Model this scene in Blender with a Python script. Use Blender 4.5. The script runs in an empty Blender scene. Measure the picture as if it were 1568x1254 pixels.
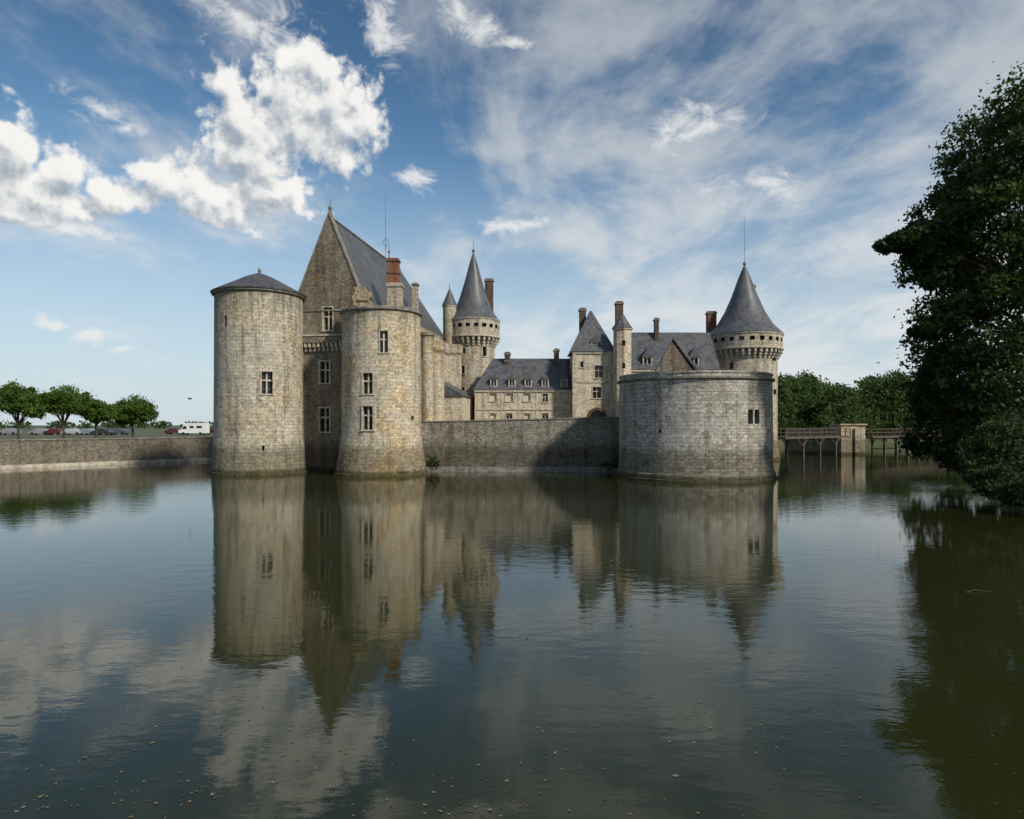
import bpy, math, random, bmesh
import numpy as np
from mathutils import Vector
random.seed(4); rng=np.random.default_rng(7)
F=1045.0; EYE=4.3; HZ=650.0
scene=bpy.context.scene
def X(px,d): return (px-784)*d/F
def Z(py,d): return EYE+(HZ-py)*d/F
# ---------------------------------------------------------------- node helpers
class NT:
    def __init__(s,nt): s.nt=nt
    def n(s,t,**k):
        nd=s.nt.nodes.new(t)
        for a,v in k.items(): setattr(nd,a,v)
        return nd
    def l(s,a,b): s.nt.links.new(a,b)
    def put(s,sock,v):
        if isinstance(v,bpy.types.NodeSocket): s.l(v,sock)
        elif v is not None: sock.default_value=v
    def math(s,op,a,b=None,c=None,clamp=False):
        m=s.n('ShaderNodeMath',operation=op); m.use_clamp=clamp
        s.put(m.inputs[0],a)
        if b is not None: s.put(m.inputs[1],b)
        if c is not None: s.put(m.inputs[2],c)
        return m.outputs[0]
    def vm(s,op,a,b=None,c=None):
        m=s.n('ShaderNodeVectorMath',operation=op); s.put(m.inputs[0],a)
        if b is not None: s.put(m.inputs[1],b)
        if c is not None: s.put(m.inputs[2],c)
        return m.outputs['Value'] if op in('LENGTH','DOT_PRODUCT') else m.outputs[0]
    def noise(s,vec,scale,detail=4,rough=.55,color=False,dist=0,dim='3D'):
        m=s.n('ShaderNodeTexNoise'); m.noise_dimensions=dim; s.put(m.inputs['Vector'],vec)
        m.inputs['Scale'].default_value=scale; m.inputs['Detail'].default_value=detail
        m.inputs['Roughness'].default_value=rough; m.inputs['Distortion'].default_value=dist
        return m.outputs['Color' if color else 'Fac']
    def mr(s,v,a,b,c=0,d=1,smooth=True):
        m=s.n('ShaderNodeMapRange'); m.interpolation_type='SMOOTHSTEP' if smooth else 'LINEAR'
        s.put(m.inputs[0],v); 
        for i,q in enumerate((a,b,c,d)): s.put(m.inputs[i+1],q)
        return m.outputs[0]
    def mix(s,f,a,b,mode='MIX'):
        m=s.n('ShaderNodeMix',data_type='RGBA',blend_type=mode); m.clamp_factor=True
        s.put(m.inputs[0],f); 
        for i,q in ((6,a),(7,b)):
            if isinstance(q,(tuple,list)) and len(q)==3: q=(*q,1)
            s.put(m.inputs[i],q)
        return m.outputs[2]
def newmat(name):
    m=bpy.data.materials.new(name); m.use_nodes=True
    t=NT(m.node_tree); b=m.node_tree.nodes['Principled BSDF']
    return m,t,b
def brick(t,vec,bw,bh,ms,c1,c2,mo):
    br=t.n('ShaderNodeTexBrick'); t.l(vec,br.inputs['Vector'])
    br.inputs['Scale'].default_value=1; br.inputs['Brick Width'].default_value=bw; br.inputs['Row Height'].default_value=bh
    br.inputs['Mortar Size'].default_value=ms; br.inputs['Mortar Smooth'].default_value=.4
    br.inputs['Color1'].default_value=(*c1,1); br.inputs['Color2'].default_value=(*c2,1); br.inputs['Mortar'].default_value=(*mo,1)
    return br
def stone(name,c1,c2,mortar,bw,bh,tint=(.7,.55,.35),tintamt=.5,dark=.5,base=True,ms=.012,rub=.03,patch=True,top=None):
    m,t,b=newmat(name)
    uv=t.n('ShaderNodeTexCoord').outputs['UV']
    pos=t.n('ShaderNodeNewGeometry').outputs['Position']
    dn=t.noise(uv,1.7,3,.6,True,dim='2D'); dv=t.vm('MULTIPLY',t.vm('SUBTRACT',dn,(.5,.5,.5)),(rub*4,rub*2.4,0))
    uvd=t.vm('ADD',uv,dv)
    br=brick(t,uvd,bw,bh,ms,c1,c2,mortar); col=br.outputs['Color']; fac=br.outputs['Fac']
    n1=t.noise(pos,.35,5,.62)
    if patch:
        br2=brick(t,t.vm('ADD',uvd,(.13,.07,0)),bw*.62,bh*.72,ms*.9,tuple(x*.9 for x in c2),tuple(min(1,x*1.12) for x in c1),mortar)
        pm=t.mr(n1,.47,.5); col=t.mix(pm,col,br2.outputs['Color']); 
    col=t.mix(t.math('MULTIPLY',t.mr(n1,.42,.68),tintamt),col,tint,'MULTIPLY')
    n4=t.noise(t.vm('ADD',pos,(31,7,3)),1.1,5,.7)
    col=t.mix(t.math('MULTIPLY',t.mr(n4,.52,.66),.6),col,(.54,.52,.47),'MULTIPLY')
    col=t.mix(t.math('MULTIPLY',t.mr(n4,.46,.34),.45),col,(1.30,1.26,1.2),'MULTIPLY')
    st=t.noise(t.vm('MULTIPLY',pos,(1.5,1.5,.10)),1,5,.68)
    col=t.mix(t.math('MULTIPLY',t.mr(st,.48,.64),dark),col,(.40,.385,.365),'MULTIPLY')
    n3=t.noise(pos,5,3,.75); col=t.mix(.75,col,t.mix(t.mr(n3,.25,.75),(.45,.45,.45),(1.5,1.5,1.5)),'MULTIPLY')
    z=t.n('ShaderNodeSeparateXYZ'); t.l(pos,z.inputs[0])
    if base:
        zz=t.math('ADD',z.outputs[2],t.math('MULTIPLY',t.math('SUBTRACT',n4,.5),2.6))
        col=t.mix(t.mr(zz,2.9,1.9),col,(.50,.49,.45),'MULTIPLY')
        col=t.mix(t.mr(z.outputs[2],.5,.25),col,(.38,.39,.28),'MULTIPLY')
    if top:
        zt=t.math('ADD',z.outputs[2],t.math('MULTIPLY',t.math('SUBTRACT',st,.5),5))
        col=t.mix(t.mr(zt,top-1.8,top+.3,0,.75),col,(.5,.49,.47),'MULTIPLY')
    t.l(col,b.inputs['Base Color']); b.inputs['Roughness'].default_value=.92; b.inputs['Specular IOR Level'].default_value=.2
    bp=t.n('ShaderNodeBump'); bp.inputs['Strength'].default_value=.7; bp.inputs['Distance'].default_value=.045
    hgt=t.math('ADD',t.math('MULTIPLY',fac,-.7),n3)
    t.l(hgt,bp.inputs['Height']); t.l(bp.outputs[0],b.inputs['Normal'])
    return m
def simple(name,c,rough=.8,var=.3,scale=3,metal=0,bump=0,spec=.3):
    m,t,b=newmat(name)
    pos=t.n('ShaderNodeNewGeometry').outputs['Position']
    n=t.noise(pos,scale,4,.6); lo=tuple(x*(1-var) for x in c); hi=tuple(x*(1+var) for x in c)
    t.l(t.mix(t.mr(n,.3,.7),lo,hi),b.inputs['Base Color']); b.inputs['Roughness'].default_value=rough
    b.inputs['Metallic'].default_value=metal; b.inputs['Specular IOR Level'].default_value=spec
    if bump:
        bp=t.n('ShaderNodeBump'); bp.inputs['Distance'].default_value=bump; t.l(n,bp.inputs['Height']); t.l(bp.outputs[0],b.inputs['Normal'])
    return m
def slate(name,c,lich=.5):
    m,t,b=newmat(name)
    uv=t.n('ShaderNodeTexCoord').outputs['UV']; pos=t.n('ShaderNodeNewGeometry').outputs['Position']
    br=brick(t,uv,.35,.22,.012,[x*.75 for x in c],[x*1.3 for x in c],[x*.4 for x in c])
    n1=t.noise(pos,.5,5,.6); col=t.mix(t.math('MULTIPLY',t.mr(n1,.45,.7),lich),br.outputs['Color'],(.12,.115,.095))
    st=t.noise(t.vm('MULTIPLY',pos,(2,2,.2)),1,4,.6); col=t.mix(t.mr(st,.42,.68,0,.7),col,(.45,.45,.46),'MULTIPLY')
    t.l(col,b.inputs['Base Color']); b.inputs['Roughness'].default_value=.44; b.inputs['Specular IOR Level'].default_value=.5
    bp=t.n('ShaderNodeBump'); bp.inputs['Strength'].default_value=.5; bp.inputs['Distance'].default_value=.03
    t.l(t.math('ADD',t.math('MULTIPLY',br.outputs['Fac'],-1),n1),bp.inputs['Height']); t.l(bp.outputs[0],b.inputs['Normal'])
    return m
def leafmat(name,lo,hi,trans=.35):
    m,t,b=newmat(name); g=t.n('ShaderNodeNewGeometry'); r=g.outputs['Random Per Island']
    n=t.noise(g.outputs['Position'],.45,2,.6)
    f=t.math('ADD',t.math('MULTIPLY',r,.6),t.math('MULTIPLY',t.mr(n,.35,.65),.4))
    col=t.mix(f,lo,hi); t.l(col,b.inputs['Base Color']); b.inputs['Roughness'].default_value=.6; b.inputs['Specular IOR Level'].default_value=.2
    tr=t.n('ShaderNodeBsdfTranslucent'); t.l(t.mix(1,col,(1.1,1.3,.5),'MULTIPLY'),tr.inputs[0])
    ms=t.n('ShaderNodeMixShader'); ms.inputs[0].default_value=trans; t.l(b.outputs[0],ms.inputs[1]); t.l(tr.outputs[0],ms.inputs[2])
    t.l(ms.outputs[0],m.node_tree.nodes['Material Output'].inputs[0]); return m
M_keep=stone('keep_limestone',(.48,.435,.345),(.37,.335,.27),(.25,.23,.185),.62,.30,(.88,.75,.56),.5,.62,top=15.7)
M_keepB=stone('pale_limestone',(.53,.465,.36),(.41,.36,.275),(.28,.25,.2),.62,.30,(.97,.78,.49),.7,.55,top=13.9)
M_gable=stone('brown_rubble',(.265,.225,.172),(.175,.152,.12),(.13,.115,.095),.36,.17,(.80,.66,.53),.6,.6,rub=.08)
M_curt=stone('rubble_wall',(.33,.30,.25),(.20,.185,.158),(.155,.145,.12),.38,.16,(.76,.67,.56),.5,.55,rub=.10,ms=.02)
M_bast=stone('grey_ashlar',(.46,.435,.38),(.34,.32,.285),(.19,.18,.16),.74,.32,(.86,.79,.69),.5,.52,ms=.018)
M_cream=stone('cream_render_stone',(.58,.51,.40),(.50,.44,.34),(.42,.37,.285),.7,.33,(.76,.65,.5),.55,.5,base=False,ms=.01)
M_tow=stone('tower_stone',(.48,.43,.34),(.37,.33,.265),(.26,.235,.195),.5,.26,(.80,.68,.52),.6,.58)
M_bank=stone('embankment_stone',(.25,.22,.175),(.16,.14,.115),(.12,.11,.09),.36,.16,(.8,.7,.55),.5,.4,rub=.1,ms=.02,base=False)
M_trim=simple('dressed_stone',(.40,.355,.285),.85,.35,2.5)
M_trimd=simple('weathered_trim',(.18,.168,.142),.9,.4,2.5)
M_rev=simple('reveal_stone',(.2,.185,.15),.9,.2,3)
M_slate=slate('slate',(.086,.09,.10))
M_slateL=slate('slate_keep',(.08,.079,.08),.6)
M_brick=stone('chimney_brick',(.33,.14,.08),(.24,.10,.06),(.2,.14,.1),.24,.08,(.7,.6,.5),.5,.5,base=False,patch=False)
M_brickd=stone('old_chimney_brick',(.17,.115,.085),(.12,.085,.07),(.12,.1,.08),.24,.08,(.7,.6,.5),.5,.5,base=False,patch=False)
M_lead=simple('lead',(.16,.17,.18),.5,.2,2,.3)
M_glass,_t,_b=newmat('window_glass'); _b.inputs['Base Color'].default_value=(.015,.018,.021,1); _b.inputs['Roughness'].default_value=.15; _b.inputs['Specular IOR Level'].default_value=.35
M_iron=simple('iron',(.03,.03,.032),.6)
M_blind=simple('white_shutter',(.5,.45,.36),.7,.1)
M_wood=simple('weathered_wood',(.10,.075,.055),.85,.3,4)
M_bark=simple('bark',(.06,.048,.035),.95,.35,5,0,.03)
M_leafD=leafmat('leaf_dark',(.022,.040,.012),(.065,.10,.030),.32)
M_leafM=leafmat('leaf_mid',(.034,.06,.018),(.085,.125,.04))
M_leafL=leafmat('leaf_bright',(.05,.095,.016),(.12,.19,.038),.42)
# ---------------------------------------------------------------- mesh builder
class MB:
    def __init__(s): s.v=[];s.f=[];s.m=[];s.uv=[]
    def face(s,pts,mat=0,uv=None):
        i=len(s.v); s.v+= [tuple(p) for p in pts]; s.f.append(list(range(i,i+len(pts)))); s.m.append(mat)
        if uv is None: uv=s.auto(pts)
        s.uv.append(uv)
    def auto(s,pts):
        P=[Vector(p) for p in pts]; n=Vector((0,0,0))
        for i in range(len(P)): n+= (P[i]-P[0]).cross(P[(i+1)%len(P)]-P[0])
        if n.length<1e-9: n=Vector((0,0,1))
        n.normalize(); t=Vector((-n.y,n.x,0))
        if t.length<.05: return [(p.x,p.y) for p in P]
        t.normalize(); b=n.cross(t)
        if b.z<0: b=-b
        return [(p.dot(t),p.dot(b) if abs(n.z)>.05 else p.z) for p in P]
    def poly(s,verts,faces,mat=0):
        i=len(s.v); s.v+=[tuple(p) for p in verts]
        for f in faces:
            s.f.append([i+k for k in f]); s.m.append(mat); s.uv.append(s.auto([verts[k] for k in f]))
    def obox(s,P,ang,t,n,z,mat=0,taper=1):
        c,sn=math.cos(ang),math.sin(ang)
        def w(a,b,h,k=1): return (P[0]-sn*a*k+c*b, P[1]+c*a*k+sn*b, P[2]+h)
        k=taper
        V=[w(t[0],n[0],z[0]),w(t[1],n[0],z[0]),w(t[1],n[1],z[0]),w(t[0],n[1],z[0]),w(t[0],n[0],z[1],k),w(t[1],n[0],z[1],k),w(t[1],n[1],z[1],k),w(t[0],n[1],z[1],k)]
        s.poly(V,[(0,1,2,3),(4,5,6,7)[::-1],(0,1,5,4)[::-1],(1,2,6,5)[::-1],(2,3,7,6)[::-1],(3,0,4,7)[::-1]],mat)
    def box(s,x0,x1,y0,y1,z0,z1,mat=0):
        s.obox((0,0,0),math.pi/2,(-x1,-x0),(y0,y1),(z0,z1),mat)
    def lathe(s,cx,cy,prof,seg=96,mat=0,cap=True):
        i=len(s.v); R=max(r for r,_ in prof); n=len(prof)
        for r,z in prof:
            for k in range(seg):
                a=2*math.pi*k/seg; s.v.append((cx+r*math.cos(a),cy+r*math.sin(a),z))
        L=0
        for j in range(n-1):
            l2=L+math.hypot(prof[j+1][0]-prof[j][0],prof[j+1][1]-prof[j][1])
            for k in range(seg):
                k2=(k+1)%seg
                s.f.append([i+j*seg+k,i+j*seg+k2,i+(j+1)*seg+k2,i+(j+1)*seg+k]); s.m.append(mat)
                u0=R*2*math.pi*k/seg;u1=R*2*math.pi*(k+1)/seg; s.uv.append([(u0,L),(u1,L),(u1,l2),(u0,l2)])
            L=l2
        if cap:
            f=[i+(n-1)*seg+k for k in range(seg)]; s.f.append(f); s.m.append(mat); s.uv.append([s.v[q][:2] for q in f])
            f=[i+k for k in range(seg)][::-1]; s.f.append(f); s.m.append(mat); s.uv.append([s.v[q][:2] for q in f])
    def tube(s,pts,rad,mat=0,seg=7):
        i=len(s.v); n=len(pts)
        for j,p in enumerate(pts):
            p=Vector(p); d=(Vector(pts[min(j+1,n-1)])-Vector(pts[max(j-1,0)])).normalized()
            a=d.cross(Vector((0.3,1,0.1))).normalized(); b=d.cross(a)
            for k in range(seg):
                t=2*math.pi*k/seg; s.v.append(tuple(p+(a*math.cos(t)+b*math.sin(t))*rad[j]))
        for j in range(n-1):
            for k in range(seg):
                k2=(k+1)%seg; s.f.append([i+j*seg+k,i+j*seg+k2,i+(j+1)*seg+k2,i+(j+1)*seg+k]); s.m.append(mat); s.uv.append([(0,0)]*4)
        s.f.append([i+k for k in range(seg)][::-1]); s.m.append(mat); s.uv.append([(0,0)]*seg)
        s.f.append([i+(n-1)*seg+k for k in range(seg)]); s.m.append(mat); s.uv.append([(0,0)]*seg)
    def done(s,name,mats,parent=None,smooth=True,sharp=30,recalc=True):
        me=bpy.data.meshes.new(name); me.from_pydata(s.v,[],s.f)
        if not isinstance(mats,(list,tuple)): mats=[mats]
        for m in mats: me.materials.append(m)
        me.polygons.foreach_set('material_index',[min(x,len(mats)-1) for x in s.m])
        ul=me.uv_layers.new(name='UVMap'); flat=[c for u in s.uv for q in u for c in q]; ul.data.foreach_set('uv',flat)
        me.update()
        if recalc:
            bm=bmesh.new(); bm.from_mesh(me); bmesh.ops.recalc_face_normals(bm,faces=bm.faces[:]); bm.to_mesh(me); bm.free()
        if smooth:
            me.polygons.foreach_set('use_smooth',[True]*len(me.polygons)); me.set_sharp_from_angle(angle=math.radians(sharp))
        o=bpy.data.objects.new(name,me); scene.collection.objects.link(o)
        if parent: o.parent=parent
        return o
def empty(name,loc=(0,0,0)):
    e=bpy.data.objects.new(name,None); e.empty_display_size=.5; scene.collection.objects.link(e); return e
def cut(obj,cm):
    if not cm.f: return
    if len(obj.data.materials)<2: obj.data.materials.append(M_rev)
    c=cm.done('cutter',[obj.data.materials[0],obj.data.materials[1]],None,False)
    md=obj.modifiers.new('b','BOOLEAN'); md.operation='DIFFERENCE'; md.object=c; md.solver='EXACT'
    dg=bpy.context.evaluated_depsgraph_get(); dg.update()
    me=bpy.data.meshes.new_from_object(obj.evaluated_get(dg)); obj.modifiers.clear(); obj.data=me
    bpy.data.objects.remove(c)
def add_windows(obj,wins,parent):
    cm=MB(); gl=MB(); fr=MB()
    for P,a,w,h,st in wins:
        cm.obox(P,a,(-w/2,w/2),(-.6,.6),(-h/2,h/2),1)
        if st=='hole': continue
        gl.obox(P,a,(-w/2-.05,w/2+.05),(-.55,-.45) if st!='blind' else (-.3,-.22),(-h/2-.05,h/2+.05),0 if st!='blind' else 1)
        if st=='slit': continue
        e=.11
        fr.obox(P,a,(-w/2-e,-w/2+.005),(-.2,.03),(-h/2,h/2),0); fr.obox(P,a,(w/2-.005,w/2+e),(-.2,.03),(-h/2,h/2),0)
        fr.obox(P,a,(-w/2-e,w/2+e),(-.2,.045),(h/2-.005,h/2+e),0); fr.obox(P,a,(-w/2-e-.04,w/2+e+.04),(-.2,.09),(-h/2-e,-h/2+.005),0)
        if st in('cross','pane'):
            q=.065 if st=='cross' else .04
            fr.obox(P,a,(-q,q),(-.36,-.2),(-h/2,h/2),0)
            fr.obox(P,a,(-w/2,w/2),(-.34,-.22),(h*.08,h*.08+2*q),0)
            for f in (-.28,.3): gl.obox(P,a,(-w/2,w/2),(-.45,-.42),(h*f-.02,h*f+.02),2)
    cut(obj,cm)
    if gl.f: gl.done('window_glass',[M_glass,M_blind,M_trimd],parent,False)
    if fr.f: fr.done('window_frames',[M_trim],parent,False)
def on_cyl(cx,cy,r,px,py,wpx,hpx,style):
    tx=(px-784)/F
    a=tx*tx+1; b=-2*(tx*cx+cy); c=cx*cx+cy*cy-r*r
    y=(-b-math.sqrt(b*b-4*a*c))/(2*a); x=tx*y; ang=math.atan2(y-cy,x-cx)
    view=math.atan2(-y,-x); f=max(.35,math.cos(ang-view))
    return ((x,y,Z(py,y)),ang,wpx*y/F/f,hpx*y/F,style)
def on_wall(y,px,py,wpx,hpx,style): return ((X(px,y),y,Z(py,y)),-math.pi/2,wpx*y/F,hpx*y/F,style)
def finial(mb,x,y,z0,z1,mat=0,r=.05):
    mb.lathe(x,y,[(r*3,z0-.3),(r*2,z0),(r*5,z0+.25),(r*1.5,z0+.5),(r,z0+.55),(r*.4,z1)],10,mat)
def chimney(mb,x,y,w,d,z0,z1,mat=0,cap=1):
    mb.box(x-w/2,x+w/2,y-d/2,y+d/2,z0,z1-.35,mat)
    mb.box(x-w/2-.09,x+w/2+.09,y-d/2-.09,y+d/2+.09,z1-.35,z1-.17,cap)
    mb.box(x-w/2+.03,x+w/2-.03,y-d/2+.03,y+d/2-.03,z1-.17,z1,mat)
    mb.box(x-w/2-.07,x+w/2+.07,y-d/2-.07,y+d/2+.07,z0+.9,z0+1.05,cap)
# ================================================================= KEEP
keep=empty('castle_keep')
KO=(-17.15,61.0); KA=math.radians(-8.5); kc,ks=math.cos(KA),math.sin(KA)
def K(lx,ly,z=0): return (KO[0]+kc*lx-ks*ly, KO[1]+ks*lx+kc*ly, z)
def kbox(mb,x0,x1,y0,y1,z0,z1,mat=0):
    o=K(0,0); mb.obox((o[0],o[1],0),KA+math.pi/2,(-x1,-x0),(y0,y1),(z0,z1),mat)
fa=KA-math.pi/2
ax,ay,_=K(-5.8,0); m=MB()
m.lathe(ax,ay,[(4.35,-1),(4.18,.15),(4.05,.2),(3.93,2.6),(3.83,3.2),(3.80,9),(3.78,15.7)],112)
o=m.done('corner_tower_walls',M_keep,keep)
add_windows(o,[on_cyl(ax,ay,3.8,409,586,16,34,'cross'),on_cyl(ax,ay,3.9,403,686,4,8,'slit'),on_cyl(ax,ay,3.8,345,492,4,16,'slit')],keep)
m=MB(); m.lathe(ax,ay,[(3.84,15.7),(4.0,15.82),(4.0,15.95)],96); m.done('cornice',M_trimd,keep)
m=MB(); m.lathe(ax,ay,[(4.08,15.95),(4.1,16.05),(2.6,16.85),(1.2,17.6),(.06,18.05)],96); m.done('low_conical_roof',M_slateL,keep)
m=MB(); finial(m,ax,ay,18.0,18.7,0,.035); m.done('finial',M_lead,keep)
bx,by,_=K(5.75,-.1); m=MB()
m.lathe(bx,by,[(4.2,-1),(4.05,.15),(3.92,.2),(3.75,1.4),(3.52,3.0),(3.44,3.6),(3.42,9),(3.38,13.85)],112)
o=m.done('open_tower_walls',M_keepB,keep)
add_windows(o,[on_cyl(bx,by,3.4,588,523,12,33,'cross'),on_cyl(bx,by,3.4,563,587,15,32,'cross'),on_cyl(bx,by,3.45,563,640,15,36,'cross'),
   on_cyl(bx,by,3.45,632,640,4,7,'hole')],keep)
m=MB(); m.lathe(bx,by,[(3.42,13.85),(3.56,13.93),(3.56,14.08),(3.4,14.15)],96)
for k in range(60):
    a=random.uniform(0,6.28); rr=3.25; m.obox((bx+rr*math.cos(a),by+rr*math.sin(a),14.1),a,(-random.uniform(.1,.4),random.uniform(.1,.4)),(-.3,.15),(-.05,random.uniform(.02,.18)))
m.done('ruined_parapet',M_trimd,keep)
m=MB(); kbox(m,-6.1,6.1,1.5,24.5,-1,11.2); o=m.done('lower_walls',M_gable,keep)
def kwin(px,py,w,h,st='cross',ly=1.5):
    n=(-ks,kc); p0=K(0,ly); tx=(px-784)/F; y=(p0[0]*n[0]+p0[1]*n[1])/(tx*n[0]+n[1]); x=tx*y
    return ((x,y,Z(py,y)),fa,w*y/F,h*y/F,st)
add_windows(o,[kwin(497,570,15,33),kwin(497,643,16,36),kwin(497,700,3,6,'slit')],keep)
m=MB(); kbox(m,-6.1,6.2,14.5,24.6,-1,13.4); m.done('side_range',M_keepB,keep)
m=MB(); kbox(m,-4,4,.95,2.4,11.75,12.35); kbox(m,-4,4,.87,1.6,12.35,12.5,1)
x=-3.6
while x<3.6:
    kbox(m,x-.11,x+.11,1.02,1.55,11.35,11.75,1); kbox(m,x-.11,x+.11,1.25,1.55,11.0,11.35,1); x+=.42
m.done('machicolation',[M_gable,M_trim],keep)
m=MB(); kbox(m,1.35,1.9,1.2,1.55,-1,9.5); kbox(m,-2.6,-2.25,1.3,1.55,-1,11); kbox(m,-4,4,1.2,1.55,-1,.35)
m.done('buttress_strips',M_gable,keep)
m=MB(); ZR=23.55; ZE=14.6; wf=3.6
pts=[(-wf,11.2),(wf,11.2),(wf,ZE),(0,ZR+.1),(-wf,ZE)]
V=[K(x,1.9,z) for x,z in pts]+[K(x,2.5,z) for x,z in pts]
m.poly(V,[(0,1,2,3,4),(9,8,7,6,5),(0,5,6,1),(1,6,7,2),(2,7,8,3),(3,8,9,4),(4,9,5,0)])
o=m.done('gable_wall',M_gable,keep,False)
add_windows(o,[kwin(502,488,15,35,'cross',1.9)],keep)
m=MB()
for sgn in(-1,1):
    a=(sgn*(wf+.12),ZE-.1);b=(0,ZR+.12); 
    V=[]
    for ly in(1.82,2.6):
        V+=[K(a[0],ly,a[1]),K(b[0],ly,b[1]),K(b[0],ly,b[1]+.28),K(a[0]+sgn*.06,ly,a[1]+.22)]
    m.poly(V,[(0,1,2,3),(7,6,5,4),(0,4,5,1),(1,5,6,2),(2,6,7,3),(3,7,4,0)])
m.lathe(*K(0,2.2)[:2],[(.22,ZR),(.25,ZR+.3),(.12,ZR+.5),(.2,ZR+.8),(.05,ZR+1),(.02,ZR+1.7)],12)
kbox(m,-wf,wf,1.82,1.9,14.75,14.9)
m.done('gable_coping',M_trimd,keep)
m=MB(); kbox(m,-3.6,3.6,2.5,24.5,11.2,14.6); kbox(m,3.3,4.9,13,25,13.4,15.1); m.done('upper_walls',M_keep,keep)
m=MB()
A0=K(0,2.5,ZR-.05);A1=K(0,23,ZR-.25)
L0=K(-3.75,2.5,14.5);R0=K(3.75,2.5,14.5);L1=K(-4.6,26,14.9);R1=K(5.0,26,15.15); R0m=K(4.0,12,14.6)
m.poly([A0,A1,R1,R0m,R0,L0,L1],[(0,4,3,2,1),(0,1,6,5),(1,2,6),(5,6,2,3,4)])
m.done('steep_roof',M_slateL,keep,False)
m=MB(); p=[Vector(A0)+Vector((0,0,.03)),Vector(A1)+Vector((0,0,.03))]; m.tube(p,[.13,.13],0,8)
q=Vector(A0).lerp(Vector(A1),.80)
m.lathe(q.x,q.y,[(.12,q.z-.1),(.07,q.z+1.0),(.18,q.z+1.1),(.05,q.z+1.3),(.02,q.z+2)],10)
q=Vector(A0).lerp(Vector(A1),.74); m.tube([q,q+Vector((0,0,8.0))],[.045,.02],0,6)
for s2 in(-.35,.35): m.tube([q+Vector((0,0,1.4)),q+Vector((s2,0,1.9)),q+Vector((0,0,2.4))],[.03,.03,.03],0,5)
m.done('ridge_and_rods',M_lead,keep)
m=MB(); 
cx,cy=X(604,66),66
m.box(cx-.62,cx+.75,cy-.5,cy+.5,13,Z(436,66),1); m.box(cx-.72,cx+.85,cy-.6,cy+.6,Z(440,66),Z(436,66)+.1,1)
chimney(m,cx-.1,cy,1.1,.8,Z(436,66)+.1,Z(396,66),0,2)
m2x=X(636,76); chimney(m,m2x,76,.6,.6,14,Z(433,76),1,2)
m.done('chimney',[M_brick,M_tow,M_brickd],keep)
m=MB(); d=60; P=(X(558,d),d,13.9)
def rp(px,py): return (X(px,d)-P[0],Z(py,d)-P[2])
outl=[(543,478),(543,462),(541,456),(546,448),(544,442),(550,438),(556,443),(560,441),(562,449),(567,447),(570,455),(566,460),(572,468),(574,478)]
q=[rp(*o) for o in outl]; n=len(q)
V=[(P[0]+a,d-.5,P[2]+b) for a,b in q]+[(P[0]+a,d+.4,P[2]+b) for a,b in q]
m.poly(V,[tuple(range(n))[::-1],tuple(range(n,2*n))]+[(i,(i+1)%n,n+(i+1)%n,n+i) for i in range(n)])
m.obox((P[0]-.05,d-.5,13.9+.5),-math.pi/2,(-.25,.25),(0,.12),(-.4,.5)); m.obox((P[0],d-.5,13.9+1.3),-math.pi/2,(-.5,.5),(0,.15),(-.1,.05))
m.done('carved_dormer_ruin',simple('ochre_carved',(.28,.22,.14),.9,.5,4,0,.1),keep,False)
m=MB()
for ly,r,z in((16.5,.8,13.6),(23.6,1.15,14.0)):
    c=K(6.4,ly); m.lathe(c[0],c[1],[(r,-1),(r,z-1.3),(r+.18,z-1),(r+.18,z)],28)
c=K(6.4,12.5); m.lathe(c[0],c[1],[(.7,-1),(.7,13.6),(.85,13.7),(.85,14)],24)
m.done('side_turrets',M_keepB,keep)
m=MB(); kbox(m,6.0,6.35,14.4,24.6,13.4,14.0)
ly=14.8
while ly<24.5: kbox(m,6.2,6.5,ly,ly+.2,12.8,13.4); ly+=.45
m.done('side_parapet',M_trim,keep)
m=MB(); kbox(m,6.2,9.2,17,24,0,7.5); 
o=m.done('annex_walls',M_cream,keep); 
m=MB(); V=[K(6.1,16.8,7.5),K(9.4,16.8,7.5),K(9.4,24.2,7.5),K(6.1,24.2,7.5),K(6.2,16.8,9.4),K(6.2,24.2,9.4)]
m.poly(V,[(0,1,4),(1,2,5,4),(2,3,5),(0,4,5,3),(0,3,2,1)]); m.done('annex_roof',M_slate,keep,False)
# ================================================================= CURTAIN WALL
cw=empty('curtain_wall')
m=MB(); 
def wallseg(mb,a,b,th,z0,za,zb,mat=0):
    d=Vector((b[0]-a[0],b[1]-a[1],0)).normalized(); n=Vector((-d.y,d.x,0))*th
    V=[(a[0],a[1],z0),(b[0],b[1],z0),(b[0]+n.x,b[1]+n.y,z0),(a[0]+n.x,a[1]+n.y,z0),(a[0],a[1],za),(b[0],b[1],zb),(b[0]+n.x,b[1]+n.y,zb),(a[0]+n.x,a[1]+n.y,za)]
    mb.poly(V,[(3,2,1,0),(4,5,6,7),(0,1,5,4),(1,2,6,5),(2,3,7,6),(3,0,4,7)],mat)
wallseg(m,(-9,62.9),(11,62.3),.9,-1,4.5,4.95); m.done('wall',M_curt,cw,False)
m=MB(); wallseg(m,(-9,62.82),(11,62.22),1.06,4.48,4.6,5.06)
m.v=[(v[0],v[1],v[2] if v[2]>4.55 else (4.5+(v[0]+9)/20*.45-.02)) for v in m.v]
m.done('coping',M_trimd,cw,False)
m=MB(); wallseg(m,(-9,62.45),(11,61.85),.6,-1,.42,.42); m.done('plinth',M_trimd,cw,False)
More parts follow.
